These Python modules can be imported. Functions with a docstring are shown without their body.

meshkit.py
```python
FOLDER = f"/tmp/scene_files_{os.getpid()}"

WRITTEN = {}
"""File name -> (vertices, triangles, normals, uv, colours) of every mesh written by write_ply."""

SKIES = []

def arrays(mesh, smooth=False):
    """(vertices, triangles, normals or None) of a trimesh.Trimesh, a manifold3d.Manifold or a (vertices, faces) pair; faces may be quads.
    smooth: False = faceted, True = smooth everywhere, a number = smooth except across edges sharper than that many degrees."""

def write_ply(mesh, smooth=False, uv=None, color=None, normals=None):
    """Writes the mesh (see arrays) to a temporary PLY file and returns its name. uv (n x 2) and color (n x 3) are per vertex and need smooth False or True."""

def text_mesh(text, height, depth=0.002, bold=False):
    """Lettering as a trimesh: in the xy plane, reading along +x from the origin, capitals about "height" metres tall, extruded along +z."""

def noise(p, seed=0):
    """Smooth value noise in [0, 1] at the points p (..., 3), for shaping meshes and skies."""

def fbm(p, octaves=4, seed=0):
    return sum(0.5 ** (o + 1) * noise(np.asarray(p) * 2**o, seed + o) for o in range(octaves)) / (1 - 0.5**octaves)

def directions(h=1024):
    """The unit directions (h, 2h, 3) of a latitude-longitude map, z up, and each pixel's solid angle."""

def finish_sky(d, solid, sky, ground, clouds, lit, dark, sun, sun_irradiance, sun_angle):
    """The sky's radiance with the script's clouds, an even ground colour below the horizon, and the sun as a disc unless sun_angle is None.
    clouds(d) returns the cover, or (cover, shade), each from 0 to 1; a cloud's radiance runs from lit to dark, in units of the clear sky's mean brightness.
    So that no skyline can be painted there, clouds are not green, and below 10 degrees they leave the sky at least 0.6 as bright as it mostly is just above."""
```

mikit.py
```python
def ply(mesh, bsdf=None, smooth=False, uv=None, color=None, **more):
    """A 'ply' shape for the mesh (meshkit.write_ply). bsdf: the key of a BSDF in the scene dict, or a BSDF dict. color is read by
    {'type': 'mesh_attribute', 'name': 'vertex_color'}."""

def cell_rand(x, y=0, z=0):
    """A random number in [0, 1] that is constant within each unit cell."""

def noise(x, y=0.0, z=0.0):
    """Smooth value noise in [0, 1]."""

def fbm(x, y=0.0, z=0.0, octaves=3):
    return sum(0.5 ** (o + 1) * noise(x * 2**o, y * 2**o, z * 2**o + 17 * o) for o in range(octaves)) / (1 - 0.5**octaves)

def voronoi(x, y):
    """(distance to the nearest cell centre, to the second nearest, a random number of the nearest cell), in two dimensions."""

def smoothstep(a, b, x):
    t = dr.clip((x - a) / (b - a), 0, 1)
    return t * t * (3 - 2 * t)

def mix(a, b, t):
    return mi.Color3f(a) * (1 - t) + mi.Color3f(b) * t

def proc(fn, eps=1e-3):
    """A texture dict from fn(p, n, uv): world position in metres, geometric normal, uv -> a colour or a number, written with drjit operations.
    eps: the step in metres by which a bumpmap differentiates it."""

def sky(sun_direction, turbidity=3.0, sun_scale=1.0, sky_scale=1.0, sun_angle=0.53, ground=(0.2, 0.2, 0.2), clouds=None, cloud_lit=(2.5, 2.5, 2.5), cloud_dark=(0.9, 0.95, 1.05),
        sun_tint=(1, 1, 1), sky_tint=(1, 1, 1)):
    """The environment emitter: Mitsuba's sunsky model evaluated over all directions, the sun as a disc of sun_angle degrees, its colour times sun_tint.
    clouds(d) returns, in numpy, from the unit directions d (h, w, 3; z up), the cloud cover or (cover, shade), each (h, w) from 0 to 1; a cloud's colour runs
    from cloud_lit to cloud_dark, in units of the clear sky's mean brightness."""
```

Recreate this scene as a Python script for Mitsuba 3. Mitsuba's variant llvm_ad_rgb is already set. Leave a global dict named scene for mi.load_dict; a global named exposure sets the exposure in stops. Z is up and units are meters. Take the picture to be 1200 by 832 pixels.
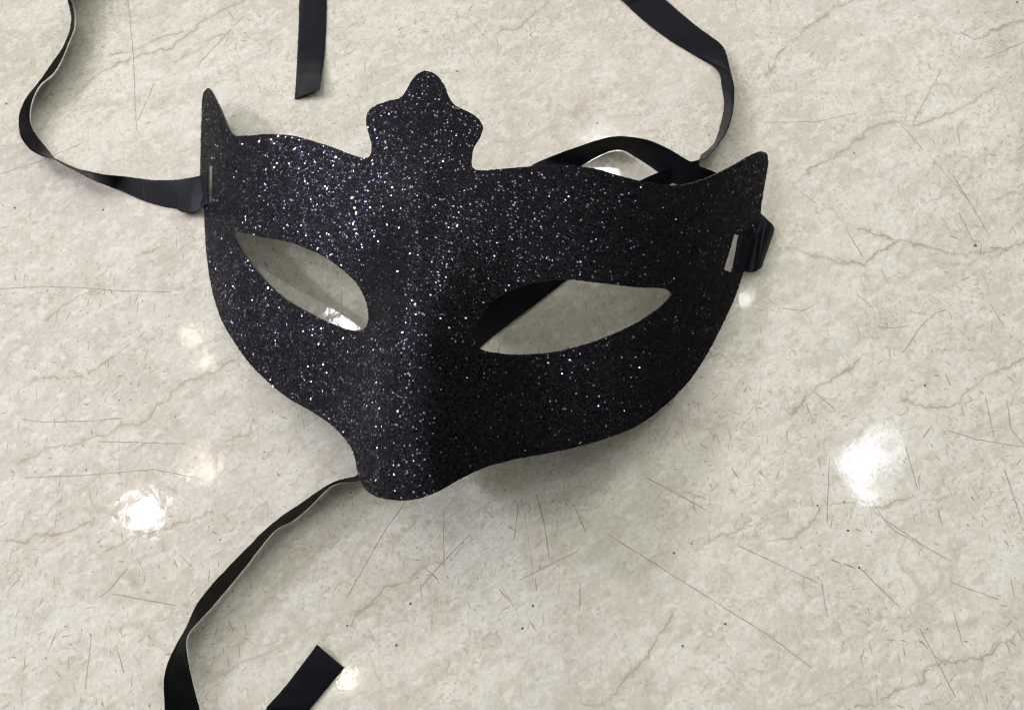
import math, random
import numpy as np, trimesh, drjit as dr, mitsuba as mi, mikit, meshkit
from mikit import proc, noise, fbm, cell_rand, smoothstep, mix, ply
from scipy.spatial import Delaunay
from scipy.spatial.transform import Rotation
from shapely.geometry import Polygon
import shapely

T = mi.ScalarTransform4f
scene, labels = {}, {}
RNG = np.random.default_rng(7)

# ------------------------------------------------------------------ camera
TILT, DIST = math.radians(18), 0.260                  # phone held over the floor, 26 cm away
EYE = [0.0, -DIST * math.sin(TILT), DIST * math.cos(TILT)]
scene['camera'] = {'type': 'thinlens', 'fov': math.degrees(2 * math.atan(600 / 950)), 'fov_axis': 'x',
                   'aperture_radius': 0.0005, 'focus_distance': 0.235,
                   'near_clip': 0.01, 'far_clip': 30.0,
                   'to_world': T().look_at(origin=EYE, target=[0, 0, 0], up=[0, 1, 0])}
exposure = 0.02

# ------------------------------------------------------------------ lamps (all above or beside the frame)
def emit(rgb):
    return {'type': 'area', 'radiance': {'type': 'rgb', 'value': [float(c) for c in rgb]}}
scene['m_lamp'] = {'type': 'diffuse', 'reflectance': {'type': 'rgb', 'value': [.7, .7, .7]}}
scene['m_trim'] = {'type': 'roughplastic', 'alpha': .2, 'diffuse_reflectance': {'type': 'rgb', 'value': [.75, .75, .73]}}
def quad(points):
    return (np.array(points, float), np.array([[0, 1, 2, 3]]))
def facing(points, target):
    P = np.array(points, float)
    n = np.cross(P[1] - P[0], P[2] - P[0])
    return P if n @ (np.array(target) - P[0]) > 0 else P[::-1]
def flat_lamp(key, points, rgb, label, cat, target=(0, 0, 0)):
    scene[key] = ply(quad(facing(points, target)), 'm_lamp', emitter=emit(rgb))
    labels[key] = {'label': label, 'category': cat}
# wide glowing sheet added overhead as soft fill, and a bright window-sized opening low on the upper left
flat_lamp('overhead_fill', [(-3.8, -1.4, 2.6), (2.0, -1.4, 2.6), (2.0, 3.8, 2.6), (-3.8, 3.8, 2.6)], np.array([1.0, .99, .95]) * .42,
          'wide glowing sheet added out of view overhead as soft fill light', 'ceiling light')
def upright(cx, cy, cz, w, h):
    c = np.array([cx, cy, cz]); f = -np.array([cx, cy, 0]) / math.hypot(cx, cy); r = np.cross(f, [0, 0, 1.0])
    return [c + r * a * w / 2 + np.array([0, 0, 1]) * b * h / 2 for a, b in ((-1, -1), (1, -1), (1, 1), (-1, 1))]
flat_lamp('window_light', upright(-1.86, 2.22, 1.72, 1.5, .90), np.array([1.0, .985, .96]) * 8.8,
          'large bright window beyond the upper left corner, outside the frame', 'window')
flat_lamp('window_light_001', upright(1.9, 2.6, 1.65, 2.2, 1.5), np.array([.97, 1.0, .97]) * 3.8,
          'smaller dimmer window beyond the upper right corner, outside the frame', 'window')
flat_lamp('sparkle_panel', upright(-2.5, .67, 1.72, .50, .46), np.array([.90, .87, 1.12]) * 72,
          'small bright panel added out of view to the left for sparkle on the brow', 'window')  # added panel, there only to make the left brow glitter sparkle
flat_lamp('added_low_light', upright(-2.6, .36, .46, .30, .34), np.array([.95, .92, 1.1]) * 15,
          'small low light added out of view far to the left for cheek sparkle', 'lamp')  # added low light that brings sparkles to the left cheek
# cool white ceiling panel, its near corner covered
panel = np.array([[1.053, 0.425, 2.4], [1.275, 0.56, 2.4], [1.291, 0.436, 2.4], [1.187, 0.377, 2.4], [1.186, 0.268, 2.4], [1.141, 0.263, 2.4]], float)
scene['ceiling_panel'] = ply((panel, np.array([[0, 1, 2], [0, 2, 3], [0, 3, 4], [0, 4, 5]])[:, ::1]), 'm_lamp', emitter=emit(np.array([.93, .96, 1.1]) * 13))
labels['ceiling_panel'] = {'label': 'cool white angular ceiling panel mirrored in the floor right of the mask', 'category': 'ceiling light'}
def downlight(key, x, y, r, rgb, label):
    a = np.linspace(0, 2 * np.pi, 33)[:-1]
    disc = np.vstack([[[0, 0, 0]], np.stack([np.cos(a) * r, np.sin(a) * r, a * 0], 1)]) + [x, y, 2.4]
    i = np.arange(32)
    scene[key + '__diffuser'] = ply((disc, np.stack([i * 0, 1 + (i + 1) % 32, 1 + i], 1)), 'm_lamp', emitter=emit(rgb))
    ring = trimesh.creation.annulus(r * 1.02, r * 1.25, .012); ring.apply_translation([x, y, 2.402])
    scene[key + '__trim'] = ply(ring, 'm_trim', smooth=30)
    labels[key] = {'label': label, 'category': 'ceiling light'}
downlight('round_ceiling_lamp_008', -2.25, -.11, .10, np.array([1, .98, 1.0]) * 200, 'bright round lamp added out of view far to the left to make the nose ridge sparkle')  # extra lamp added to light up flakes along the nose ridge
W, Y = np.array([1, .98, 1.0]), np.array([1, .86, .66])
downlight('round_ceiling_lamp', -1.191, .247, .068, W * 18, 'brightest round white ceiling lamp mirrored in the floor at lower left')
downlight('round_ceiling_lamp_001', -1.019, .399, .045, Y * 12, 'round warm ceiling lamp mirrored in the floor just above the brightest lower left glare')
downlight('round_ceiling_lamp_002', -1.107, .845, .035, Y * 12, 'small warm ceiling lamp mirrored in the floor beside the left cheek of the mask')
downlight('round_ceiling_lamp_003', -1.052, .752, .030, Y * 12, 'smaller warm ceiling lamp next to the one mirrored beside the left cheek')
downlight('round_ceiling_lamp_004', -.498, -.254, .024, Y * 45, 'small yellowish ceiling lamp mirrored at the cut ribbon end by the bottom edge')
downlight('round_ceiling_lamp_005', .317, 1.516, .060, W * 80, 'white ceiling lamp mirrored in the floor behind the arched ribbon above the brow')
downlight('round_ceiling_lamp_006', -.576, .898, .055, W * 40, 'white ceiling lamp mirrored inside the left eye opening')
downlight('round_ceiling_lamp_007', .815, .981, .022, W * 24, 'small white ceiling lamp mirrored beside the right slot of the mask')

# ------------------------------------------------------------------ measured outlines, millimetres
POSE_ANGLES = [-0.1541,-0.0809,0.2029]
OFFSET_MM = [-15.23,26.62,39.39]
FORM = [36.1638,2.0898,22.7058,14.6045,-0.137]
OUTLINE = [[-101.17,44.55],[-103.3,43.64],[-103.52,41.62],[-102.1,33.3],[-100.21,23.48],[-98.14,14.73],[-95.25,6.62],[-92.91,2.29],[-91.39,-2.95],[-88.03,-12.41],[-83.77,-21.81],[-79.02,-29.65],[-73.85,-36.08],[-67.45,-41.59],[-61.24,-46.48],[-52.52,-51.63],[-47.02,-54.34],[-41.79,-56.47],[-34.75,-58.54],[-26.72,-61.31],[-21.2,-64.02],[-17.29,-66.8],[-14.98,-70.03],[-13.01,-73.89],[-10.48,-76.35],[-6.28,-77.49],[-1.29,-77.31],[3.46,-76.45],[7.12,-75.07],[10.89,-72.65],[14.51,-69.66],[19.78,-66.08],[26.61,-63.05],[34.27,-60.36],[41.41,-57.65],[47.79,-54.85],[52.87,-52.2],[58.26,-48.96],[64.07,-43.68],[69.35,-37.56],[74.09,-30.69],[78.15,-22.37],[80.7,-16.1],[83.01,-9.6],[85.37,-2.63],[87.77,7.77],[90.01,17.86],[91.75,27.45],[92.07,34.07],[92.72,42.92],[93.09,48.92],[92.17,51.33],[90.08,51.2],[87.88,49.58],[85.59,47.39],[78.34,39.69],[70.67,32.62],[64.91,28.34],[59.24,25.66],[51.99,24.18],[43.26,23.47],[36.54,23.64],[31.55,23.17],[24.83,21.84],[18.84,20.29],[11.72,18.21],[3.44,16.01],[1.96,16.08],[1.15,16.92],[0.56,19.16],[0.59,22.51],[1.79,25.95],[2.26,28.95],[0.61,31.3],[-2.45,32.82],[-6.49,34.24],[-8.71,36.24],[-10.51,39.3],[-12.5,41.71],[-15.02,43.33],[-17.32,43.47],[-19.22,42.41],[-20.51,40.24],[-22.09,36.13],[-23.48,34.63],[-26.33,33.66],[-29.74,32.16],[-31.92,30.45],[-32.57,28.21],[-31.64,24.96],[-29.97,21.66],[-29.13,18.8],[-29.34,16.84],[-30.06,16.07],[-31.95,15.99],[-35.94,16.89],[-41.95,18.69],[-49.82,20.78],[-56.42,22.41],[-67.7,23.69],[-76.2,24.06],[-81.46,24.66],[-83.62,25.89],[-85.81,28.17],[-91.54,35.36],[-96.4,40.8],[-99.14,43.44]]
EYE_LEFT = [[-75.07,-6.78],[-70.75,-7.24],[-62.53,-8.74],[-53.62,-9.77],[-46.57,-11.3],[-38.27,-14.04],[-31.86,-17.25],[-25.7,-21.35],[-21.55,-25.68],[-18.82,-30.48],[-18.53,-33.87],[-20.87,-35.32],[-25.8,-35.03],[-32.86,-33.38],[-41.35,-30.62],[-50.13,-27.2],[-57.39,-22.89],[-65.45,-16.93],[-70.96,-11.97]]
EYE_RIGHT = [[12.61,-35.49],[11.84,-34.03],[11.4,-31.26],[11.87,-27.92],[13.52,-22.38],[17.18,-17.74],[23.54,-13.63],[32.06,-10.7],[42.54,-9.44],[51.87,-8.37],[62.47,-6.5],[63.71,-7.51],[61.73,-11.29],[55.31,-18.11],[48.33,-23.51],[40.3,-28.44],[32.35,-32.15],[25.07,-34.49],[18.02,-35.84],[14.34,-35.97]]
SLOT_LEFT = [[-94.11,16.86],[-91.37,16.43],[-88.75,4.11],[-91.22,4.39]]
SLOT_RIGHT = [[82.87,18.64],[85.11,18.62],[84.11,5.03],[80.33,5.12]]
LEFT_A = [[-164.4,138.5,0.4,-160.8,132.0,7.4],[-163.8,137.0,0.4,-160.2,130.6,7.3],[-163.1,135.1,0.4,-159.6,128.7,7.3],[-162.4,133.0,0.4,-158.9,126.6,7.2],[-161.9,130.9,0.4,-158.4,124.5,7.2],[-161.6,128.8,0.4,-158.2,122.3,7.2],[-161.4,126.8,0.4,-158.1,120.2,7.1],[-161.6,124.8,0.4,-158.2,118.2,7.1],[-161.9,122.8,0.4,-158.6,116.2,7.1],[-162.2,121.0,0.4,-159.0,114.2,7.1],[-162.6,119.1,0.4,-159.5,112.3,7.1],[-162.9,117.2,0.4,-160.1,110.4,7.2],[-163.2,115.2,0.4,-160.7,108.5,7.3],[-163.5,113.3,0.4,-161.3,106.6,7.5],[-163.9,111.5,0.4,-162.0,104.8,7.5],[-164.4,109.7,0.4,-162.6,103.0,7.6],[-165.0,108.0,0.4,-163.3,101.3,7.6],[-165.7,106.4,0.4,-164.1,99.6,7.5],[-166.7,105.0,0.4,-165.0,98.1,7.4],[-167.8,103.8,0.4,-166.0,96.6,7.1],[-168.9,102.6,0.4,-167.0,95.2,6.9],[-169.7,101.2,0.4,-167.9,93.7,6.9],[-170.3,99.6,0.4,-168.6,92.1,6.8],[-170.7,97.8,0.4,-169.2,90.3,6.9],[-171.0,96.0,0.4,-169.5,88.4,6.8],[-171.2,94.1,0.4,-169.8,86.5,6.8],[-171.2,92.2,0.4,-169.9,84.6,6.8],[-171.1,90.3,0.4,-169.8,82.7,6.7],[-170.8,88.4,0.4,-169.5,80.7,6.7],[-170.3,86.5,0.4,-169.0,78.8,6.6],[-169.5,84.7,0.4,-168.4,76.9,6.6],[-168.6,83.0,0.4,-167.4,75.2,6.5],[-167.4,81.4,0.4,-166.1,73.6,6.5],[-166.2,79.8,0.4,-164.7,72.1,6.6],[-164.9,78.3,0.4,-163.1,70.8,6.7],[-163.6,76.9,0.4,-161.3,69.7,6.9],[-162.3,75.4,0.4,-159.5,68.7,7.1],[-161.0,73.9,0.4,-157.6,67.8,7.4],[-159.9,72.5,0.4,-155.9,67.2,7.7],[-159.0,71.5,0.4,-154.6,66.8,7.8]]
LEFT_B = [[-157.1,70.0,0.4,-151.9,65.5,8.5],[-155.8,69.3,0.4,-150.7,64.9,8.6],[-154.5,68.6,0.4,-149.4,64.3,8.6],[-153.1,67.8,0.4,-148.0,63.7,8.7],[-151.7,67.1,0.4,-146.7,63.1,8.8],[-150.4,66.4,0.4,-145.3,62.5,8.9],[-149.0,65.7,0.4,-143.9,62.0,8.9],[-147.6,64.9,0.4,-142.5,61.7,9.0],[-146.3,64.2,0.4,-141.2,61.4,9.0],[-144.9,63.5,0.4,-140.0,61.2,8.7],[-143.5,62.9,0.4,-138.9,61.2,8.3],[-142.1,62.2,0.5,-137.9,61.2,7.7],[-140.7,61.7,0.5,-137.0,61.4,7.1],[-139.3,61.1,0.5,-136.1,61.7,6.2],[-137.9,60.5,0.5,-135.4,62.3,5.0],[-136.6,59.9,0.5,-134.9,63.0,3.5],[-135.2,59.4,0.5,-134.3,63.7,2.1],[-133.8,58.8,0.5,-133.5,64.1,1.1],[-132.4,58.2,0.5,-132.4,64.2,0.6],[-131.1,57.5,0.5,-131.1,64.1,0.4],[-129.7,56.9,0.5,-129.7,63.9,0.4],[-128.4,56.3,0.5,-128.4,63.7,0.4],[-127.0,55.7,0.5,-127.0,63.5,0.4],[-125.6,55.1,0.5,-125.6,63.3,0.4],[-124.3,54.7,0.5,-124.2,63.1,0.4],[-122.9,54.2,0.5,-122.9,63.0,0.4],[-121.5,53.8,0.5,-121.5,63.0,0.4],[-120.1,53.4,0.5,-120.2,63.0,0.4],[-118.7,53.0,0.5,-118.8,63.0,0.4],[-117.3,52.7,0.5,-117.4,63.0,0.5],[-116.0,52.5,0.4,-116.0,63.0,0.7],[-114.7,52.3,0.4,-114.6,62.9,1.0],[-113.7,52.3,0.4,-113.6,62.8,1.3]]
TOP_END = [[-79.3,137.8,0.5,-69.1,137.8,0.4],[-79.2,135.3,0.5,-68.9,135.6,0.4],[-78.9,132.0,0.5,-68.8,132.7,0.4],[-78.7,128.4,0.5,-68.6,129.5,0.4],[-78.5,124.9,0.5,-68.5,126.3,0.4],[-78.4,121.4,0.5,-68.4,123.2,0.4],[-78.2,118.0,0.5,-68.3,120.0,0.4],[-78.1,114.5,0.5,-68.2,116.8,0.5],[-77.9,111.1,0.5,-68.2,113.5,0.7],[-77.8,107.7,0.5,-68.1,110.1,1.2],[-77.7,104.4,0.5,-68.1,106.7,1.7],[-77.6,101.1,0.4,-68.1,103.3,2.4],[-77.5,98.0,0.4,-68.1,100.1,3.0],[-77.5,95.7,0.4,-68.2,97.7,3.6]]
THROUGH_A = [[41.4,138.7,0.4,57.1,136.8,2.5],[42.2,137.6,0.4,57.8,135.8,2.6],[43.3,136.1,0.4,58.8,134.6,2.8],[44.5,134.6,0.4,59.9,133.2,2.9],[45.8,133.1,0.4,61.0,131.8,3.0],[47.0,131.7,0.4,62.2,130.4,3.1],[48.3,130.3,0.4,63.3,129.1,3.2],[49.6,128.9,0.4,64.4,127.8,3.3],[50.9,127.5,0.4,65.5,126.4,3.4],[52.2,126.2,0.4,66.6,125.2,3.4],[53.6,124.9,0.4,67.8,123.9,3.5],[54.9,123.7,0.4,69.0,122.7,3.6],[56.3,122.4,0.4,70.2,121.6,3.7],[57.6,121.2,0.4,71.4,120.4,3.8],[59.0,120.1,0.4,72.6,119.3,3.8],[60.4,118.9,0.4,73.8,118.2,3.8],[61.9,117.9,0.4,74.9,117.1,3.8],[63.3,116.8,0.4,75.9,115.8,3.6],[64.8,115.7,0.4,76.7,114.5,3.3],[66.2,114.7,0.4,77.2,113.0,3.0],[67.6,113.6,0.4,77.4,111.0,3.3],[69.1,112.6,0.4,77.3,108.6,4.0],[70.5,111.6,0.4,77.3,106.2,4.8],[71.9,110.5,0.4,77.3,104.0,5.4],[73.2,109.3,0.4,77.4,102.0,5.6],[74.2,107.9,0.4,77.5,100.1,5.7],[74.9,106.2,0.4,77.7,98.3,5.8],[75.2,104.3,0.4,77.7,96.4,6.0],[75.2,102.3,0.4,77.6,94.5,6.1],[75.3,100.3,0.4,77.4,92.6,6.3],[75.5,98.4,0.4,77.1,90.7,6.5],[75.6,96.4,0.4,76.8,88.8,6.7],[75.6,94.4,0.4,76.4,86.9,6.9],[75.4,92.5,0.4,75.9,85.0,7.1],[75.0,90.5,0.4,75.4,83.2,7.2],[74.6,88.6,0.4,74.8,81.4,7.4],[74.0,86.6,0.4,74.2,79.7,7.5],[73.4,84.7,0.4,73.4,78.0,7.7],[72.9,82.9,0.4,72.6,76.3,7.9],[72.2,81.0,0.4,71.6,74.8,8.1],[71.6,79.2,0.4,70.5,73.3,8.4],[70.7,77.5,0.4,69.4,71.8,8.5],[69.5,76.1,0.4,68.4,70.4,8.6],[68.2,74.8,0.4,67.5,69.1,8.5],[66.9,73.8,0.4,66.7,67.9,8.4],[65.8,73.0,0.4,66.1,67.0,8.3]]
THROUGH_B = [[66.8,70.2,0.4,58.7,67.1,5.9],[64.6,68.2,0.4,56.4,66.0,5.8],[61.6,65.8,0.4,53.2,64.6,5.8],[58.1,63.6,0.4,49.7,63.0,5.8],[54.7,61.6,0.4,46.3,61.4,5.7],[51.4,59.4,0.4,42.9,60.0,5.2],[48.3,56.7,0.4,39.6,58.8,4.2],[45.4,53.8,0.4,36.5,57.5,3.0],[42.7,50.6,0.4,33.5,55.5,2.3],[40.1,47.4,0.4,30.6,52.8,2.2],[37.6,44.2,0.4,27.8,50.0,2.4],[34.9,41.2,0.4,24.9,47.3,2.5],[32.1,38.3,0.4,21.9,44.7,2.7],[29.3,35.6,0.4,18.8,42.2,2.9],[26.4,32.9,0.4,15.8,39.8,3.1],[23.4,30.4,0.4,12.8,37.4,3.2],[20.4,27.9,0.4,10.0,34.8,3.2],[17.5,25.5,0.4,7.2,32.3,3.2],[14.5,23.0,0.4,4.5,29.7,3.2],[11.6,20.6,0.4,1.7,27.3,3.3],[8.7,18.2,0.4,-1.3,25.0,3.4],[5.8,15.8,0.4,-4.3,22.9,3.6],[2.9,13.5,0.4,-7.2,20.7,3.7],[-0.0,11.2,0.4,-10.0,18.4,3.7],[-2.9,8.9,0.4,-12.6,15.9,3.7],[-5.8,6.6,0.4,-15.1,13.3,3.6],[-8.5,4.2,0.4,-17.5,10.6,3.5],[-11.2,1.6,0.4,-19.6,7.7,3.5],[-13.6,-1.0,0.4,-21.6,4.6,3.9],[-16.0,-3.8,0.4,-23.4,1.3,4.8],[-18.3,-6.5,0.4,-25.3,-2.0,5.9],[-20.6,-9.3,0.4,-27.0,-5.2,6.8],[-22.8,-12.1,0.4,-28.8,-8.3,7.4],[-24.9,-14.9,0.4,-30.6,-11.4,7.8],[-27.0,-17.7,0.4,-32.3,-14.4,8.2],[-29.1,-20.5,0.4,-33.9,-17.4,8.5],[-31.2,-23.3,0.4,-35.5,-20.4,8.9],[-33.2,-26.1,0.4,-37.0,-23.4,9.2],[-35.2,-28.8,0.4,-38.5,-26.4,9.5],[-37.3,-31.5,0.4,-39.9,-29.4,9.8],[-39.4,-34.2,0.4,-41.1,-32.4,10.0],[-41.6,-36.6,0.4,-42.4,-35.3,10.2],[-43.9,-38.6,0.4,-43.6,-37.8,10.3],[-45.8,-39.9,0.4,-44.7,-39.6,10.3]]
THROUGH_C = [[-47.6,-40.6,0.4,-46.3,-40.8,10.3],[-48.8,-40.7,0.4,-47.5,-41.0,10.3],[-50.5,-40.8,0.4,-49.1,-41.3,10.3],[-52.3,-41.0,0.4,-50.7,-41.7,10.3],[-53.9,-41.5,0.4,-52.3,-42.3,10.2],[-55.4,-42.4,0.4,-53.8,-43.1,10.3],[-56.7,-43.5,0.4,-55.3,-44.0,10.3],[-57.9,-44.7,0.4,-56.6,-45.1,10.3],[-59.1,-46.0,0.4,-58.0,-46.1,10.3],[-60.3,-47.3,0.4,-59.3,-47.2,10.3],[-61.5,-48.5,0.4,-60.7,-48.2,10.4],[-62.7,-49.7,0.4,-62.0,-49.2,10.4],[-64.0,-50.8,0.4,-63.4,-50.2,10.4],[-65.3,-51.9,0.4,-64.7,-51.2,10.4],[-66.7,-52.8,0.4,-66.1,-52.2,10.4],[-68.3,-53.6,0.4,-67.4,-53.3,10.3],[-69.8,-54.3,0.4,-68.7,-54.3,10.3],[-71.1,-55.3,0.4,-69.9,-55.4,10.3],[-72.2,-56.5,0.4,-71.1,-56.6,10.3],[-73.2,-57.8,0.4,-72.3,-57.7,10.4],[-74.2,-59.2,0.4,-73.4,-58.9,10.4],[-75.1,-60.6,0.4,-74.5,-60.1,10.4],[-76.1,-61.9,0.4,-75.7,-61.3,10.4],[-77.0,-63.3,0.4,-76.8,-62.5,10.4],[-77.9,-64.7,0.4,-77.8,-63.7,10.4],[-78.9,-66.0,0.4,-78.9,-64.9,10.3],[-79.9,-67.3,0.4,-80.0,-66.1,10.3],[-80.8,-68.6,0.4,-81.0,-67.4,10.3],[-81.8,-69.9,0.4,-82.1,-68.6,10.3],[-82.8,-71.2,0.4,-83.1,-69.8,10.3],[-83.8,-72.5,0.4,-84.1,-71.0,10.3],[-84.8,-73.8,0.4,-85.1,-72.3,10.3],[-85.8,-75.1,0.4,-86.0,-73.5,10.3],[-86.7,-76.3,0.4,-86.9,-74.8,10.3],[-87.7,-77.6,0.4,-87.8,-76.1,10.3],[-88.8,-78.8,0.4,-88.5,-77.5,10.3],[-89.8,-80.0,0.4,-89.1,-78.9,10.3],[-90.8,-81.2,0.4,-89.7,-80.4,10.3],[-91.8,-82.4,0.4,-90.2,-81.8,10.2],[-92.8,-83.7,0.4,-90.8,-83.3,10.2],[-93.5,-85.0,0.4,-91.4,-84.7,10.2],[-93.7,-86.4,0.4,-92.0,-86.1,10.2],[-93.5,-87.9,0.4,-92.5,-87.5,10.3],[-93.1,-89.5,0.4,-93.1,-88.9,10.3],[-92.7,-91.1,0.4,-93.7,-90.3,10.2],[-92.2,-92.6,0.4,-94.2,-91.7,10.1],[-91.7,-94.2,0.4,-94.6,-93.2,9.8],[-91.1,-95.7,0.4,-94.9,-94.7,9.5],[-90.6,-97.3,0.4,-95.1,-96.3,9.2],[-90.0,-98.8,0.4,-95.1,-97.8,8.9],[-89.4,-100.3,0.4,-95.0,-99.4,8.6],[-88.8,-101.8,0.4,-94.8,-100.9,8.3],[-88.2,-103.2,0.4,-94.7,-102.3,7.9],[-87.7,-104.2,0.4,-94.6,-103.4,7.7]]
BOTTOM_END = [[-56.6,-104.3,0.8,-68.0,-103.7,3.9],[-56.0,-103.6,0.8,-67.1,-102.7,3.8],[-55.2,-102.6,0.7,-66.0,-101.4,3.5],[-54.4,-101.6,0.7,-64.7,-99.9,3.3],[-53.5,-100.6,0.7,-63.4,-98.3,3.1],[-52.7,-99.5,0.6,-62.2,-96.7,3.0],[-51.8,-98.5,0.6,-61.0,-95.1,3.0],[-51.0,-97.4,0.6,-59.7,-93.4,3.2],[-50.1,-96.4,0.6,-58.5,-91.7,3.2],[-49.2,-95.3,0.5,-57.3,-90.0,2.9],[-48.4,-94.3,0.5,-56.3,-88.5,2.5],[-47.8,-93.6,0.5,-55.6,-87.3,2.2]]
RIGHT_A = [[70.7,26.3,5.9,74.7,39.5,5.7],[70.8,25.2,8.0,73.9,38.0,8.4],[73.3,26.0,6.4,76.6,38.2,6.5],[75.6,26.6,5.2,79.7,38.5,4.5],[77.8,27.8,2.8,81.7,40.8,2.3],[79.2,27.8,3.0,82.9,42.5,2.7],[79.9,27.5,4.8,83.8,44.3,4.9],[81.2,28.4,3.8,85.4,45.1,4.5],[82.6,30.4,2.0,87.8,43.8,1.8],[82.4,33.5,1.3,87.1,46.2,1.2],[80.9,37.9,1.2,84.0,50.2,1.2],[74.2,46.2,1.2,78.0,57.1,1.2],[64.5,55.7,1.4,73.2,62.6,1.4]]
RIGHT_B = [[61.1,57.6,1.6,67.9,62.2,7.3],[60.0,58.3,1.6,66.2,62.3,8.2],[58.5,59.2,1.6,64.0,62.6,9.1],[57.0,60.2,1.5,61.7,63.2,9.7],[55.5,61.2,1.5,59.6,64.2,10.1],[54.1,62.4,1.5,57.6,65.3,10.4],[52.6,63.6,1.5,55.6,66.6,10.5],[51.2,64.8,1.5,53.6,67.9,10.7],[49.8,66.0,1.4,51.6,69.2,10.7],[48.4,67.2,1.4,49.5,70.3,10.8],[46.9,68.5,1.3,47.4,71.3,10.9],[45.5,69.8,1.2,45.2,72.1,10.9],[44.1,71.1,1.1,42.9,72.8,10.8],[42.6,72.3,0.9,40.6,73.4,10.6],[41.1,73.5,0.8,38.3,73.8,10.3],[39.5,74.4,0.6,36.0,74.1,10.0],[37.8,74.9,0.6,33.7,74.1,9.6],[36.0,74.9,0.5,31.4,73.7,9.3],[34.2,74.5,0.5,29.1,73.2,8.9],[32.5,73.8,0.4,26.8,72.7,8.6],[30.8,73.0,0.4,24.5,72.1,8.1],[29.1,72.0,0.4,22.3,71.6,7.6],[27.4,71.0,0.4,20.0,71.1,6.9],[25.8,69.9,0.4,17.8,70.8,6.0],[24.2,68.8,0.4,15.6,70.6,4.7],[22.6,67.7,0.4,13.4,70.4,3.4],[21.0,66.5,0.4,11.1,69.9,2.6],[19.5,65.4,0.4,8.9,69.0,2.3],[17.9,64.2,0.4,6.8,67.7,2.2],[16.4,63.1,0.4,4.9,66.2,2.0],[14.9,61.8,0.4,3.1,64.4,1.8],[13.7,60.3,0.4,1.5,62.5,1.6],[12.6,58.7,0.4,0.1,60.5,1.4],[11.5,57.0,0.4,-1.0,58.3,1.2],[10.5,55.4,0.4,-1.9,56.2,0.9],[9.7,54.3,0.4,-2.5,54.7,0.7]]
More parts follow.
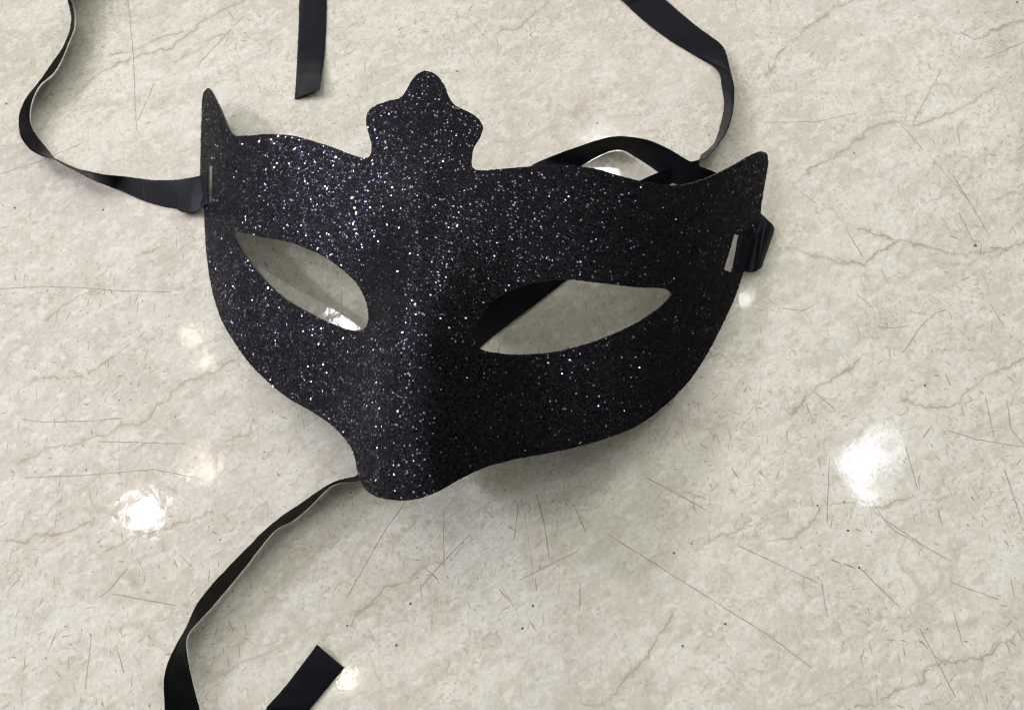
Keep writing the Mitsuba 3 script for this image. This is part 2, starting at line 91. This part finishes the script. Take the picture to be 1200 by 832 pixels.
LEFT_FOLD = [[-102.3,53.3,3.4,-103.3,63.5,4.4],[-101.6,51.8,5.6,-102.6,62.1,6.6],[-103.0,51.2,4.3,-104.1,62.5,5.3],[-104.5,50.6,3.5,-105.7,62.7,4.3],[-107.4,49.8,2.7,-107.9,62.7,3.3],[-110.5,49.8,2.2,-110.4,62.6,2.7],[-112.1,50.3,2.2,-112.6,62.5,2.2],[-113.0,50.8,2.2,-113.5,62.3,2.2]]
VEINS = [[[-152.3,-34.4],[-146.6,-33.4],[-142.4,-30.5],[-136.9,-29.2],[-132.3,-27.7],[-128.1,-26.1],[-124.8,-25.1],[-121.9,-23.4],[-117.1,-23.5],[-114.1,-21.6],[-111.2,-17.3],[-106.2,-10.8],[-100.3,-8.0],[-95.2,-5.4],[-89.6,-1.4]],[[-150.4,-57.9],[-145.1,-58.6],[-140.4,-56.6],[-134.2,-55.4],[-129.4,-53.6],[-126.5,-52.4]],[[-120.6,-60.9],[-114.7,-57.9],[-108.6,-56.1],[-103.7,-54.1],[-98.8,-52.6],[-89.6,-50.1]],[[-88.6,-28.1],[-81.7,-26.2],[-80.0,-21.3]],[[92.4,105.9],[95.5,110.0],[97.8,115.9],[104.0,121.9],[111.2,129.5],[119.1,135.1],[126.9,139.0]],[[96.7,61.8],[104.1,67.5],[109.6,71.3],[117.9,76.3],[123.9,81.8],[129.6,85.3],[136.7,86.3],[140.7,85.0],[147.1,86.3],[155.5,90.3],[164.1,94.4],[169.4,98.5],[173.3,101.6]],[[169.7,121.3],[174.7,123.0],[178.8,126.2],[183.4,129.0],[189.6,130.1]],[[163.5,56.0],[168.6,56.8],[172.1,58.5]],[[87.2,-19.4],[92.1,-15.8],[96.7,-10.5],[102.5,-7.4],[108.4,-4.0],[111.4,-1.6]],[[123.3,-15.0],[129.8,-17.7],[136.2,-16.8],[141.1,-15.0],[146.5,-10.2],[153.5,-6.1],[164.0,-1.1]],[[76.4,-58.3],[84.0,-56.9],[89.5,-53.2],[92.1,-49.6],[95.2,-48.0],[103.7,-46.6],[112.4,-48.0],[121.8,-44.7]],[[96.6,-104.4],[104.1,-102.1],[110.3,-99.2],[116.1,-97.7],[119.2,-93.5],[125.0,-92.0],[131.0,-91.6],[136.1,-90.1],[140.6,-87.0],[147.8,-83.9]],[[19.6,-103.5],[25.1,-103.2],[29.9,-100.3],[33.3,-95.1],[39.1,-90.6],[42.5,-85.3],[46.6,-79.2]],[[58.4,-57.9],[65.9,-56.1],[71.4,-52.1]],[[-155.9,98.4],[-150.3,105.6],[-142.5,111.1],[-136.2,114.4],[-124.8,118.1],[-119.3,124.2],[-115.2,129.1],[-108.0,134.9],[-99.8,138.8]],[[-146.1,114.4],[-138.7,117.0],[-122.0,125.3]],[[-122.4,111.1],[-118.3,115.7]],[[-112.7,121.3],[-104.6,124.5]],[[-6.3,123.8],[-3.1,125.9],[1.9,126.4],[5.7,130.7],[10.2,134.7],[14.3,138.8]],[[-152.1,12.0],[-146.1,17.3],[-141.6,20.3],[-135.9,23.4]],[[-124.8,34.8],[-117.2,37.6]],[[-151.6,-7.4],[-143.1,-8.1],[-137.0,-7.1]],[[-134.5,-6.0],[-130.9,-2.9],[-123.6,3.2]],[[117.4,45.2],[124.5,42.5],[132.4,39.9],[140.2,37.3],[148.2,35.5],[156.4,35.8],[164.9,37.3],[171.8,38.8]],[[92.4,37.4],[98.8,35.4],[106.0,33.4],[110.8,32.3],[117.4,32.3],[122.7,35.8],[128.2,39.5],[132.6,40.7]],[[-47.7,-82.3],[-42.3,-76.9],[-37.0,-72.1],[-30.6,-70.6]],[[-29.7,-68.5],[-25.2,-65.8],[-20.7,-64.8]]]
SCRATCHES = [[[28.4,-56.1],[40.5,-63.8]],[[40.5,-63.8],[75.0,-85.6],[85.5,-93.8]],[[41.3,-39.5],[58.1,-48.8]],[[-31.7,-46.0],[-38.3,-55.5],[-48.6,-75.1]],[[-20.6,-50.3],[-20.2,-64.8]],[[1.9,-47.3],[0.6,-57.9]],[[7.5,-44.7],[9.6,-52.4],[11.1,-63.6]],[[18.6,-47.3],[22.2,-56.1]],[[2.5,-69.4],[19.3,-61.4]],[[20.1,-70.9],[19.6,-78.1]],[[-12.8,-56.6],[-20.0,-63.8],[-26.5,-71.4]],[[-143.6,139.6],[-138.4,116.6],[-132.4,83.5]],[[-132.3,87.0],[-128.9,102.0]],[[-113.4,111.5],[-99.7,131.8]],[[-177.0,65.8],[-164.1,70.8],[-151.0,77.6]],[[-153.4,-21.0],[-146.6,-22.0],[-130.7,-21.6],[-122.3,-20.8]],[[-148.7,-39.4],[-130.5,-38.7],[-109.9,-36.9],[-97.8,-39.2]],[[-128.3,-28.2],[-101.2,-28.9]],[[-116.9,-73.5],[-98.3,-76.6]],[[-113.5,-66.3],[-118.3,-72.6],[-120.5,-74.5]],[[-121.3,-85.1],[-120.7,-99.2]],[[-113.7,-87.9],[-110.5,-94.7]],[[155.4,108.5],[141.8,86.3]],[[172.0,113.3],[187.7,120.4]],[[90.5,86.3],[108.1,86.7],[122.4,90.2]],[[147.1,70.5],[156.4,55.0]],[[137.4,85.3],[143.7,75.2]],[[152.3,65.1],[156.5,54.7],[160.9,41.7]],[[152.2,50.0],[155.4,39.0]],[[156.7,17.3],[159.5,10.0]],[[122.7,29.5],[124.1,25.5]],[[97.4,60.5],[103.5,54.7]],[[112.7,44.9],[117.1,34.4]],[[113.3,20.8],[118.2,16.0]],[[88.6,16.0],[94.9,15.2],[98.3,16.8]],[[125.8,0.9],[132.7,10.0],[138.2,14.3],[141.6,15.5]],[[118.2,9.6],[123.0,9.2],[128.8,9.9]],[[96.0,-12.6],[101.5,-18.0]],[[92.6,-16.2],[94.1,-22.1]],[[136.3,-24.9],[144.3,-27.6],[158.4,-30.0]],[[149.3,-14.1],[149.7,-26.9]],[[155.9,-15.0],[155.3,-23.8],[158.5,-29.2]],[[97.7,-33.7],[94.6,-53.1]],[[121.8,-30.0],[123.6,-42.9]],[[151.0,-36.9],[153.3,-51.8]],[[108.9,-45.9],[111.9,-51.8],[122.6,-59.6]],[[109.9,-49.8],[115.0,-55.6],[130.2,-64.1]],[[102.6,-66.0],[112.7,-76.9]],[[67.9,-59.9],[89.6,-70.2]],[[117.9,-83.2],[125.2,-101.5]],[[128.5,-78.8],[129.5,-87.4]],[[91.0,-70.9],[91.6,-80.0]],[[129.2,-70.2],[142.1,-75.0]],[[-168.7,22.8],[-154.8,23.8],[-140.6,23.2],[-130.1,22.2],[-112.3,21.8]]]
SPECKS = [[-180.3,94.1,0.43],[-139.2,51.9,0.41],[-169.5,52.6,0.49],[-124.8,-7.1,0.32],[-123.7,-15.0,0.32],[155.4,38.5,0.65],[130.9,-10.2,0.43],[100.7,-55.3,0.43],[102.6,-66.0,0.43],[61.8,-81.8,0.43],[49.0,-87.8,0.41],[48.1,-61.8,0.41],[-29.6,-76.2,0.43],[-33.2,-87.6,0.41],[-47.7,-82.3,0.32],[3.0,-83.0,0.41],[6.1,-76.8,0.41],[119.4,73.9,0.38],[30.2,86.0,0.41],[-19.8,107.8,0.43],[6.5,107.8,0.35],[-12.4,111.8,0.27],[188.7,138.4,0.54],[92.4,-47.8,0.38]]


# ------------------------------------------------------------------ the floor: polished cream marble
def mm(p):
    return p.x * 1000, p.y * 1000
def segments(lines):
    return [(*a, *b) for l in lines for a, b in zip(l[:-1], l[1:])]
def near(x, y, segs, step=1e9):
    d = mi.Float(1e6)
    for ax, ay, bx, by in segs:
        ux, uy = bx - ax, by - ay
        l2 = ux * ux + uy * uy + 1e-9
        t = dr.clip(((x - ax) * ux + (y - ay) * uy) / l2, 0, 1)
        d = dr.minimum(d, dr.square(x - ax - ux * t) + dr.square(y - ay - uy * t))
    return dr.sqrt(d)
def random_marks(x, y, cell, lmin, lmax, width, seed, chance):
    """short straight nicks, one to a cell at most: how strongly one covers the point"""
    out = mi.Float(0)
    gx, gy = dr.floor(x / cell), dr.floor(y / cell)
    for a in (-1, 0, 1):
        for b in (-1, 0, 1):
            cx, cy = gx + a, gy + b
            r1, r2, r3, r4, r5 = (cell_rand(cx, cy, seed + k) for k in range(5))
            px, py = (cx + r1) * cell, (cy + r2) * cell
            ang = dr.select(r5 > .45, 1.2 + r3 * 1.1, r3 * 3.14159)
            ca, sa = dr.cos(ang), dr.sin(ang)
            h = .5 * (lmin + (lmax - lmin) * dr.square(r4))
            dx, dy = x - px, y - py
            along = dx * ca + dy * sa
            over = dr.maximum(dr.abs(along) - h, 0)
            d = dr.sqrt(dr.square(dy * ca - dx * sa + .015 * dr.square(along) * (r2 - .5)) + dr.square(over))
            w = width * (.5 + .7 * r3) * (1.15 - .85 * dr.minimum(1, dr.square(along / h)))
            m = (1 - smoothstep(w * .5, w * 1.3, d)) * (.35 + .65 * r1)
            out = dr.maximum(out, dr.select(r5 * 7.13 - dr.floor(r5 * 7.13) < chance, m, 0))
    return out
VEIN_SEGS, SCRATCH_SEGS = segments(VEINS), segments(SCRATCHES)
def floor_colour(p, n, uv):
    x, y = mm(p)
    # the grain of the stone runs up to the right
    gx, gy = .84 * x + .54 * y, -.54 * x + .84 * y
    big = fbm(x * .021 + 3, y * .021 + 8, octaves=2)
    mid = fbm(gx * .075, gy * .13 + 5, octaves=3)
    fine = fbm(gx * .30 + 9, gy * .52, octaves=3)
    tiny = fbm(x * 1.3, y * 1.3, octaves=2)
    c = mix([.520, .500, .415], [.585, .565, .480], smoothstep(.35, .65, mid))
    c = mix(c, [.525, .475, .405], .55 * smoothstep(.44, .66, big))
    c = mix(c, [.455, .425, .335], .45 * smoothstep(.54, .74, fine))
    c = mix(c, [.655, .640, .570], .50 * smoothstep(.56, .70, fbm(gx * .33 + 40, gy * .55, octaves=3)))
    c = mix(c, [.650, .640, .590], .35 * smoothstep(.60, .72, fbm(gx * .12 + 90, gy * .17, octaves=3)))
    c = c * (.89 + .22 * tiny) * (.955 + .09 * fbm(gx * .5, gy * 1.1 + 60, octaves=2))
    # brown veins, drawn out and broken
    wx = x + 1.6 * (noise(x * .35, y * .35, 4) - .5) + .9 * (noise(x * 1.1, y * 1.1, 14) - .5)
    wy = y + 1.6 * (noise(x * .35, y * .35, 9) - .5) + .9 * (noise(x * 1.1, y * 1.1, 19) - .5)
    brk = noise(gx * .22, gy * .22, 2)
    v = near(wx, wy, VEIN_SEGS)
    vw = .22 + .40 * noise(gx * .18, gy * .18, 6) + .30 * noise(x * .9, y * .9, 16)
    c = mix(c, [.43, .385, .285], (1 - smoothstep(vw * .8, vw * 3.2, v)) * .45 * brk)
    c = mix(c, [.35, .305, .205], (1 - smoothstep(vw * .25, vw * 1.05, v)) * (.35 + .65 * brk))
    hx, hy = gx + 3.5 * (fbm(x * .11, y * .11 + 20, octaves=2) - .5), gy + 3.5 * (fbm(x * .13 + 50, y * .13, octaves=2) - .5)
    where = fbm(gx * .045 + 70, gy * .06, octaves=2)
    for k, (fx, fy, w) in enumerate(((.010, .060, .007), (.020, .115, .011), (.050, .035, .004))):
        q = dr.abs(noise(hx * fx + 11 + 30 * k, hy * fy + 2, 3 + k) - .5)
        c = mix(c, [.39, .33, .235], .52 * brk * (1 - smoothstep(w * .15, w * (1 + brk), q)) * smoothstep(.36, .58, where if k != 1 else 1 - where))
    # scratches and nicks full of grime
    s = near(x + .25 * (noise(x * .5, y * .5, 1) - .5), y + .25 * (noise(x * .5, y * .5, 5) - .5), SCRATCH_SEGS)
    c = mix(c, [.27, .22, .16], (1 - smoothstep(.08, .26, s)) * (.45 + .55 * noise(x * .45, y * .45, 3)))
    fade = (.35 + .9 * noise(x * .6, y * .6, 11)) * (.35 + 1.1 * smoothstep(.3, .7, noise(x * .03, y * .03, 6)))
    c = mix(c, [.25, .21, .145], .75 * fade * random_marks(x, y, 10., .8, 6.5, .22, 10, .60))
    c = mix(c, [.32, .27, .185], .75 * fade * random_marks(x + 300, y, 4.4, .6, 4.2, .24, 30, .85))
    c = mix(c, [.33, .27, .185], .60 * fade * random_marks(x + 150, y + 150, 3.4, .5, 2.6, .20, 110, .60))
    c = mix(c, [.35, .29, .205], .55 * fade * random_marks(x, y + 300, 18., 6., 26., .20, 50, .50))
    c = mix(c, [.30, .25, .17], .32 * smoothstep(.72, .82, noise(x * 1.1, y * 1.3, 31)) * smoothstep(.45, .7, noise(gx * .09, gy * .13, 12)))
    # black specks
    k = mi.Float(0)
    for sx, sy, sr in SPECKS:
        k = dr.maximum(k, 1 - smoothstep(sr * .6, sr * 1.15, dr.sqrt(dr.square(x - sx) + dr.square((y - sy) * 1.1))))
    gx2, gy2 = dr.floor(x / 13), dr.floor(y / 13)
    r1, r2, r3 = (cell_rand(gx2, gy2, 70 + j) for j in range(3))
    d = dr.sqrt(dr.square(x - (gx2 + .1 + .8 * r1) * 13) + dr.square(y - (gy2 + .1 + .8 * r2) * 13))
    k = dr.maximum(k, dr.select(r3 < .14, 1 - smoothstep(.10 + .9 * r3, .22 + 1.1 * r3, d), 0) * .8)
    return mix(c * mi.Color3f(.955, .958, .915), [.045, .042, .045], k)
def floor_bump(p, n, uv):
    x, y = mm(p)
    return 1e-3 * (.016 * noise(x * .42, y * .42, 3) * smoothstep(.35, .75, noise(x * .05 + 3, y * .05, 11)) + .0032 * noise(x * 1.6 + 7, y * 1.5, 8) + .012 * noise(x * .09, y * .09, 1) + .0018 * noise(x * 4.1, y * 3.7, 2))
def floor_gloss(p, n, uv):
    x, y = mm(p)
    return .035 + .075 * smoothstep(.45, .8, fbm(x * .12 + 31, y * .12, octaves=2))
scene['m_marble'] = {'type': 'bumpmap', 'scale': 1.0, 'arbitrary': proc(floor_bump, eps=1.2e-4),
                     'nested': {'type': 'principled', 'base_color': proc(floor_colour), 'roughness': proc(floor_gloss), 'specular': .5}}
scene['floor'] = ply((np.array([[-4, -4, 0], [4, -4, 0], [4, 4, 0], [-4, 4, 0.]]), np.array([[0, 1, 2, 3]])), 'm_marble',
                     uv=np.array([[-4, -4], [4, -4], [4, 4], [-4, 4.]]))
labels['floor'] = {'label': 'polished cream marble floor with brown veins, fine scratches and dark specks', 'category': 'floor', 'kind': 'structure'}

# ------------------------------------------------------------------ the mask shell
POSE, OFFSET = Rotation.from_euler('zyx', POSE_ANGLES), np.array(OFFSET_MM)
BULGE, POWER, NOSE, NOSE_W, SHEAR = FORM
def depth(x, y):
    """height of the moulded half-mask over its own plane: a barrel curve and a nose that grows towards the lower rim"""
    a = np.abs(x - SHEAR * (y + 50)); a = np.sqrt(a * a + 9.0) - 2.2
    u = np.clip((25 - y) / 65, 0, 1.3); t = np.minimum(u, 1); t = t * t * (3 - 2 * t)
    return -BULGE * (a / 87) ** POWER + NOSE * t * np.exp(-(a / (NOSE_W * (.7 + .5 * u))) ** 1.6)
def to_world(L):
    return (POSE.apply(L) + OFFSET) / 1000
def smooth_closed(P, step=.55):
    P = np.array(P, float); n = len(P); out = []
    for i in range(n):
        p0, p1, p2, p3 = P[i - 1], P[i], P[(i + 1) % n], P[(i + 2) % n]
        t1 = np.linalg.norm(p1 - p0) ** .5; t2 = t1 + np.linalg.norm(p2 - p1) ** .5; t3 = t2 + np.linalg.norm(p3 - p2) ** .5
        k = max(1, int(round(np.linalg.norm(p2 - p1) / step)))
        for t in t1 + (t2 - t1) * np.arange(k) / k:
            a1 = p0 + (p1 - p0) * t / t1; a2 = p1 + (p2 - p1) * (t - t1) / (t2 - t1); a3 = p2 + (p3 - p2) * (t - t2) / (t3 - t2)
            b1 = a1 + (a2 - a1) * t / t2; b2 = a2 + (a3 - a2) * (t - t1) / (t3 - t1)
            out.append(b1 + (b2 - b1) * (t - t1) / (t2 - t1))
    return np.array(out)
def straight_closed(P, step=.5):
    P = np.array(P, float); out = []
    for a, b in zip(P, np.roll(P, -1, 0)):
        k = max(1, int(round(np.linalg.norm(b - a) / step)))
        out += [a + (b - a) * i / k for i in range(k)]
    return np.array(out)
rims = [smooth_closed(OUTLINE), smooth_closed(EYE_LEFT), smooth_closed(EYE_RIGHT), straight_closed(SLOT_LEFT), straight_closed(SLOT_RIGHT)]
rims = [r + .05 * RNG.standard_normal(r.shape) for r in rims]            # a cut edge, slightly ragged with glitter
flat = Polygon(rims[0], rims[1:])
if not flat.is_valid:
    flat = flat.buffer(0)
gx, gy = np.meshgrid(np.arange(-112, 115, 1.0), np.arange(-60, 85, .9))
gx = gx + (np.arange(gx.shape[0]) % 2)[:, None] * .5
inner = shapely.contains_xy(flat.buffer(-.5), gx, gy)
P2 = np.vstack(rims + [np.stack([gx[inner], gy[inner]], 1)])
tri = Delaunay(P2).simplices
cen = P2[tri].mean(1)
tri = tri[shapely.contains_xy(flat, cen[:, 0], cen[:, 1])]
v = P2[tri]
flip = (v[:, 1, 0] - v[:, 0, 0]) * (v[:, 2, 1] - v[:, 0, 1]) - (v[:, 1, 1] - v[:, 0, 1]) * (v[:, 2, 0] - v[:, 0, 0]) < 0
tri[flip] = tri[flip][:, ::-1]
dent = .5 * (meshkit.fbm(np.c_[P2 / 22, P2[:, 0] * 0], 3, 5) - .5)
top = np.c_[P2, depth(P2[:, 0], P2[:, 1]) + dent]
e = .05
nx = -(depth(P2[:, 0] + e, P2[:, 1]) - depth(P2[:, 0] - e, P2[:, 1])) / (2 * e)
ny = -(depth(P2[:, 0], P2[:, 1] + e) - depth(P2[:, 0], P2[:, 1] - e)) / (2 * e)
nrm = np.c_[nx, ny, np.ones(len(P2))]; nrm /= np.linalg.norm(nrm, axis=1, keepdims=True)
THICK = .65
# rounded rim: the outermost ring of the top is pulled in a little and down, then the wall, then the back
nb = [len(r) for r in rims]; start = np.cumsum([0] + nb)
back = top - nrm * THICK
mid_ring, wall = [], []
for k, r in enumerate(rims):
    i = np.arange(start[k], start[k + 1]); nxt = np.roll(i, -1)
    tg = P2[np.roll(i, -1)] - P2[np.roll(i, 1)]; tg /= np.linalg.norm(tg, axis=1, keepdims=True)
    out = np.c_[tg[:, 1], -tg[:, 0]]
    ccw = Polygon(r).exterior.is_ccw
    out = out if ccw == (k == 0) else -out
    mid_ring.append(np.c_[out * .2, np.zeros(len(i))] + top[i] - nrm[i] * THICK * .5)
mid = np.vstack(mid_ring)
nv, nm = len(P2), len(mid)
faces, rim_faces = [tri, tri[:, ::-1] + nv], []
for k in range(len(rims)):
    i = np.arange(start[k], start[k + 1]); j = np.roll(i, -1)
    for a0, b0 in ((0, 2 * nv), (2 * nv, nv)):
        q = np.stack([i + a0, i + b0, j + b0, j + a0], 1)
        if (Polygon(rims[k]).exterior.is_ccw) != (k == 0):
            q = q[:, ::-1]
        rim_faces += [q[:, [0, 1, 2]], q[:, [0, 2, 3]]]
all_v = to_world(np.vstack([top, back, mid]))
shell = trimesh.Trimesh(all_v, np.vstack(faces), process=False)
rim = trimesh.Trimesh(all_v, np.vstack(rim_faces), process=False); rim.remove_unreferenced_vertices()
def felt(p, n, uv):
    x, y, z = p.x * 1000, p.y * 1000, p.z * 1000
    return mix([.0035, .0035, .0042], [.012, .0118, .0128], smoothstep(.35, .75, noise(x * 3.1, y * 3.1, z * 3.1)))
scene['m_shell'] = {'type': 'principled', 'base_color': proc(felt), 'roughness': .7, 'specular': .08}
scene['m_rim'] = {'type': 'principled', 'base_color': {'type': 'rgb', 'value': [.060, .062, .063]}, 'roughness': .8, 'specular': .1}
scene['mask__cut_edge'] = ply(rim, 'm_rim', smooth=True)
labels['mask__cut_edge'] = {'label': 'thin matte dark grey cut edge of the card'}
scene['mask__shell'] = ply(shell, 'm_shell', smooth=True)

# glitter: tiny cut flakes glued on at all angles, a few silver ones mixed in at random all over
tw = to_world(top); A, B, Cc = (tw[tri[:, k]] for k in range(3))
area = np.linalg.norm(np.cross(B - A, Cc - A), axis=1); N_FLAKES = 130000
pick = RNG.choice(len(tri), N_FLAKES, p=area / area.sum())
w1, w2 = RNG.random((2, N_FLAKES)); s = w1 + w2 > 1; w1[s], w2[s] = 1 - w1[s], 1 - w2[s]
pos = A[pick] + (B - A)[pick] * w1[:, None] + (Cc - A)[pick] * w2[:, None]
vn = POSE.apply(nrm)
base = vn[tri[pick, 0]] * (1 - w1 - w2)[:, None] + vn[tri[pick, 1]] * w1[:, None] + vn[tri[pick, 2]] * w2[:, None]
base /= np.linalg.norm(base, axis=1, keepdims=True)
def flakes(pos, base, seed, big):
    rng = np.random.default_rng(seed); n = len(pos)
    sig = np.where(rng.random(n) < .93, .13, .36)[:, None]
    fn = base + sig * rng.standard_normal((n, 3)); fn /= np.linalg.norm(fn, axis=1, keepdims=True)
    r = rng.standard_normal((n, 3)); t = np.cross(fn, r); t /= np.linalg.norm(t, axis=1, keepdims=True); b = np.cross(fn, t)
    size = (big + .15 * rng.random(n) ** 1.6)[:, None] * 1e-3
    ctr = pos + base * (.03e-3 + .05e-3 * rng.random((n, 1)) + .35 * size * np.linalg.norm(np.cross(fn, base), axis=1, keepdims=True))
    V, F, k = [], [], np.arange(n) * 6
    for a in range(6):
        an = a * math.pi / 3; V.append(ctr + size * (math.cos(an) * t + math.sin(an) * b))
    V = np.stack(V, 1).reshape(-1, 3)
    F = np.vstack([np.stack([k, k + a, k + a + 1], 1) for a in (1, 2, 3, 4)])
    return V, F
half = RNG.random(N_FLAKES)
scene['m_flake'] = {'type': 'twosided', 'b': {'type': 'principled', 'base_color': {'type': 'rgb', 'value': [.0030, .0028, .0042]}, 'roughness': .24, 'specular': .10}}
for key, rgb, rough in (('m_flake_gloss', [.034, .030, .046], .12), ('m_flake_silver', [.30, .285, .34], .10)):
    scene[key] = {'type': 'twosided', 'b': {'type': 'principled', 'base_color': {'type': 'rgb', 'value': rgb}, 'metallic': 1.0, 'roughness': rough}}
dark, silver = half > .25, half < .034
scene['mask__glitter'] = ply(flakes(pos[dark], base[dark], 21, .11), 'm_flake')
gloss = ~dark & ~silver
scene['mask__glossy_glitter'] = ply(flakes(pos[gloss], base[gloss], 22, .13), 'm_flake_gloss')
scene['mask__silver_glitter'] = ply(flakes(pos[silver], base[silver], 23, .19), 'm_flake_silver')
labels['mask'] = {'label': 'black glitter half mask with crest and satin ribbons lying on the marble floor', 'category': 'mask'}
labels['mask__glitter'] = {'label': 'dense black glitter flakes covering the front of the mask', 'kind': 'stuff'}
labels['mask__glossy_glitter'] = {'label': 'glossy dark violet glitter flakes mixed among the black ones', 'kind': 'stuff'}
labels['mask__silver_glitter'] = {'label': 'few bright silver glitter flakes on the mask', 'kind': 'stuff'}

# ------------------------------------------------------------------ satin ribbons
def satin(p, n, uv):
    rib = .5 + .5 * dr.sin(uv.x * 2 * math.pi / .42)
    return mix([.0045, .0049, .0066], [.0080, .0088, .0118], rib * .6 + .4 * noise(uv.x * 2.2, uv.y * 9))
def satin_bump(p, n, uv):
    crease = dr.abs(noise(uv.x * .11 + .05 * uv.y, uv.y * .05, 7) - .5)
    return 1e-3 * (.006 * dr.sin(uv.x * 2 * math.pi / .42) + .10 * noise(uv.x * .35, uv.y * .3, 2) - .10 * (1 - smoothstep(0, .05, crease)))
scene['m_satin'] = {'type': 'twosided', 'b': {'type': 'bumpmap', 'scale': 1.0, 'arbitrary': proc(satin_bump, eps=5e-5),
                    'nested': {'type': 'principled', 'base_color': proc(satin), 'roughness': .36, 'specular': .085}}}
def hermite(r0, r1, lead0, lead1, bend, n=26):
    """rows between two ribbon rows, leaving along lead0 and arriving along lead1 (mm)"""
    r0, r1 = np.array(r0, float), np.array(r1, float); rows = []
    c0, c1 = (r0[:3] + r0[3:]) / 2, (r1[:3] + r1[3:]) / 2
    h0, h1 = (r0[3:] - r0[:3]) / 2, (r1[3:] - r1[:3]) / 2
    for t in np.linspace(0, 1, n + 2)[1:-1]:
        a, b, c, d = 2 * t**3 - 3 * t**2 + 1, t**3 - 2 * t**2 + t, -2 * t**3 + 3 * t**2, t**3 - t**2
        ctr = a * c0 + b * np.array(lead0) + c * c1 + d * np.array(lead1)
        tang = (6 * t * t - 6 * t) * c0 + (3 * t * t - 4 * t + 1) * np.array(lead0) + (6 * t - 6 * t * t) * c1 + (3 * t * t - 2 * t) * np.array(lead1)
        tang = tang / np.linalg.norm(tang)
        h = h0 * (1 - t) + h1 * t + np.array([0, 0, bend * 4 * t * (1 - t)])
        h = h - tang * (h @ tang); h *= 5 / np.linalg.norm(h)
        ctr[2] = abs(h[2]) + .5
        rows.append(np.r_[ctr - h, ctr + h])
    return rows
def ribbon(rows, key, thick=.22, across=7, dish=.0, crumple=0., wave=1.):
    R = np.array(rows, float)
    # even out the rows
    c = (R[:, :3] + R[:, 3:]) / 2; sl = np.r_[0, np.cumsum(np.linalg.norm(np.diff(c, axis=0), axis=1))]
    m = max(8, int(sl[-1] / 1.0)); ss = np.linspace(0, sl[-1], m)
    from scipy.interpolate import PchipInterpolator
    keep = np.r_[True, np.diff(sl) > 1e-3]
    R = PchipInterpolator(sl[keep], R[keep], axis=0)(ss)
    t = np.linspace(0, 1, across)
    V = R[:, None, :3] * (1 - t)[None, :, None] + R[:, None, 3:] * t[None, :, None]
    du = np.gradient(V, axis=0); dv = np.gradient(V, axis=1); nn = np.cross(du, dv); nn /= np.linalg.norm(nn, axis=2, keepdims=True) + 1e-12
    wav = (meshkit.fbm(np.stack([ss[:, None] / 9 + 0 * t, t[None, :] * .8 + 0 * ss[:, None], 0 * ss[:, None] + 0 * t], -1), 2, len(key)) - .5) * .5
    wav = wav * wave * (1.4 + 6 * crumple * np.exp(-(ss[:, None] / 11) ** 2))
    V = V + nn * (dish * (1 - (2 * t - 1) ** 2)[None, :, None] + wav[..., None] * (np.minimum(1, 3 * V[..., 2:] / 4)))
    up, lo = V + nn * thick / 2, V - nn * thick / 2
    low = min(up[..., 2].min(), lo[..., 2].min())
    n0 = m * across
    idx = np.arange(n0).reshape(m, across)
    f = [np.stack([idx[:-1, :-1], idx[1:, :-1], idx[1:, 1:], idx[:-1, 1:]], -1).reshape(-1, 4)]
    f.append(f[0][:, ::-1] + n0)
    edge = np.r_[idx[:, 0][::-1], idx[0, 1:], idx[1:, -1], idx[-1, -2:0:-1]]; nx_ = np.roll(edge, -1)
    f.append(np.stack([edge, nx_, nx_ + n0, edge + n0], 1))
    V2 = np.vstack([up.reshape(-1, 3), lo.reshape(-1, 3)]) ; V2[:, 2] = np.maximum(V2[:, 2], .12)
    uv = np.stack([np.repeat(ss, across), np.tile(t * 10, m)], 1)
    F = np.vstack(f); F = np.vstack([F[:, [0, 1, 2]], F[:, [0, 2, 3]]])
    scene[key] = ply((V2 / 1000, F), 'm_satin', smooth=True, uv=np.vstack([uv, uv]))
L_, R_ = np.array(LEFT_A), np.array(LEFT_B)
arc = hermite(np.array(TOP_END)[0], L_[0], [0, 190, 0], [-20, -190, 0], 0, 60)
ribbon(list(np.array(TOP_END)[::-1]) + arc + list(L_) + list(R_[1:]), 'mask__ribbon')
ribbon(LEFT_FOLD, 'mask__ribbon__folded_tail', wave=.25)
ribbon(RIGHT_A + RIGHT_B, 'mask__ribbon_001', crumple=.8)
TA = np.array(THROUGH_A)
off = np.array([TA[0] + np.r_[[-62, 18, 0], [-62, 18, 0]]]); off[0, 3:] = off[0, :3] + [2, 3, 9.3]
lead_in = hermite(off[0], TA[0], [50, 6, 0], [55, -52, 0], 0, 24)
BE = np.array(BOTTOM_END)
turn = hermite(np.array(THROUGH_C)[-1], np.r_[BE[0][3:], BE[0][:3]], [10, -110, 0], [60, 90, 0], 0, 50)
ribbon([off[0]] + lead_in + THROUGH_A + THROUGH_B[1:-1] + THROUGH_C + turn + [np.r_[r[3:], r[:3]] for r in BE], 'mask__ribbon_002')
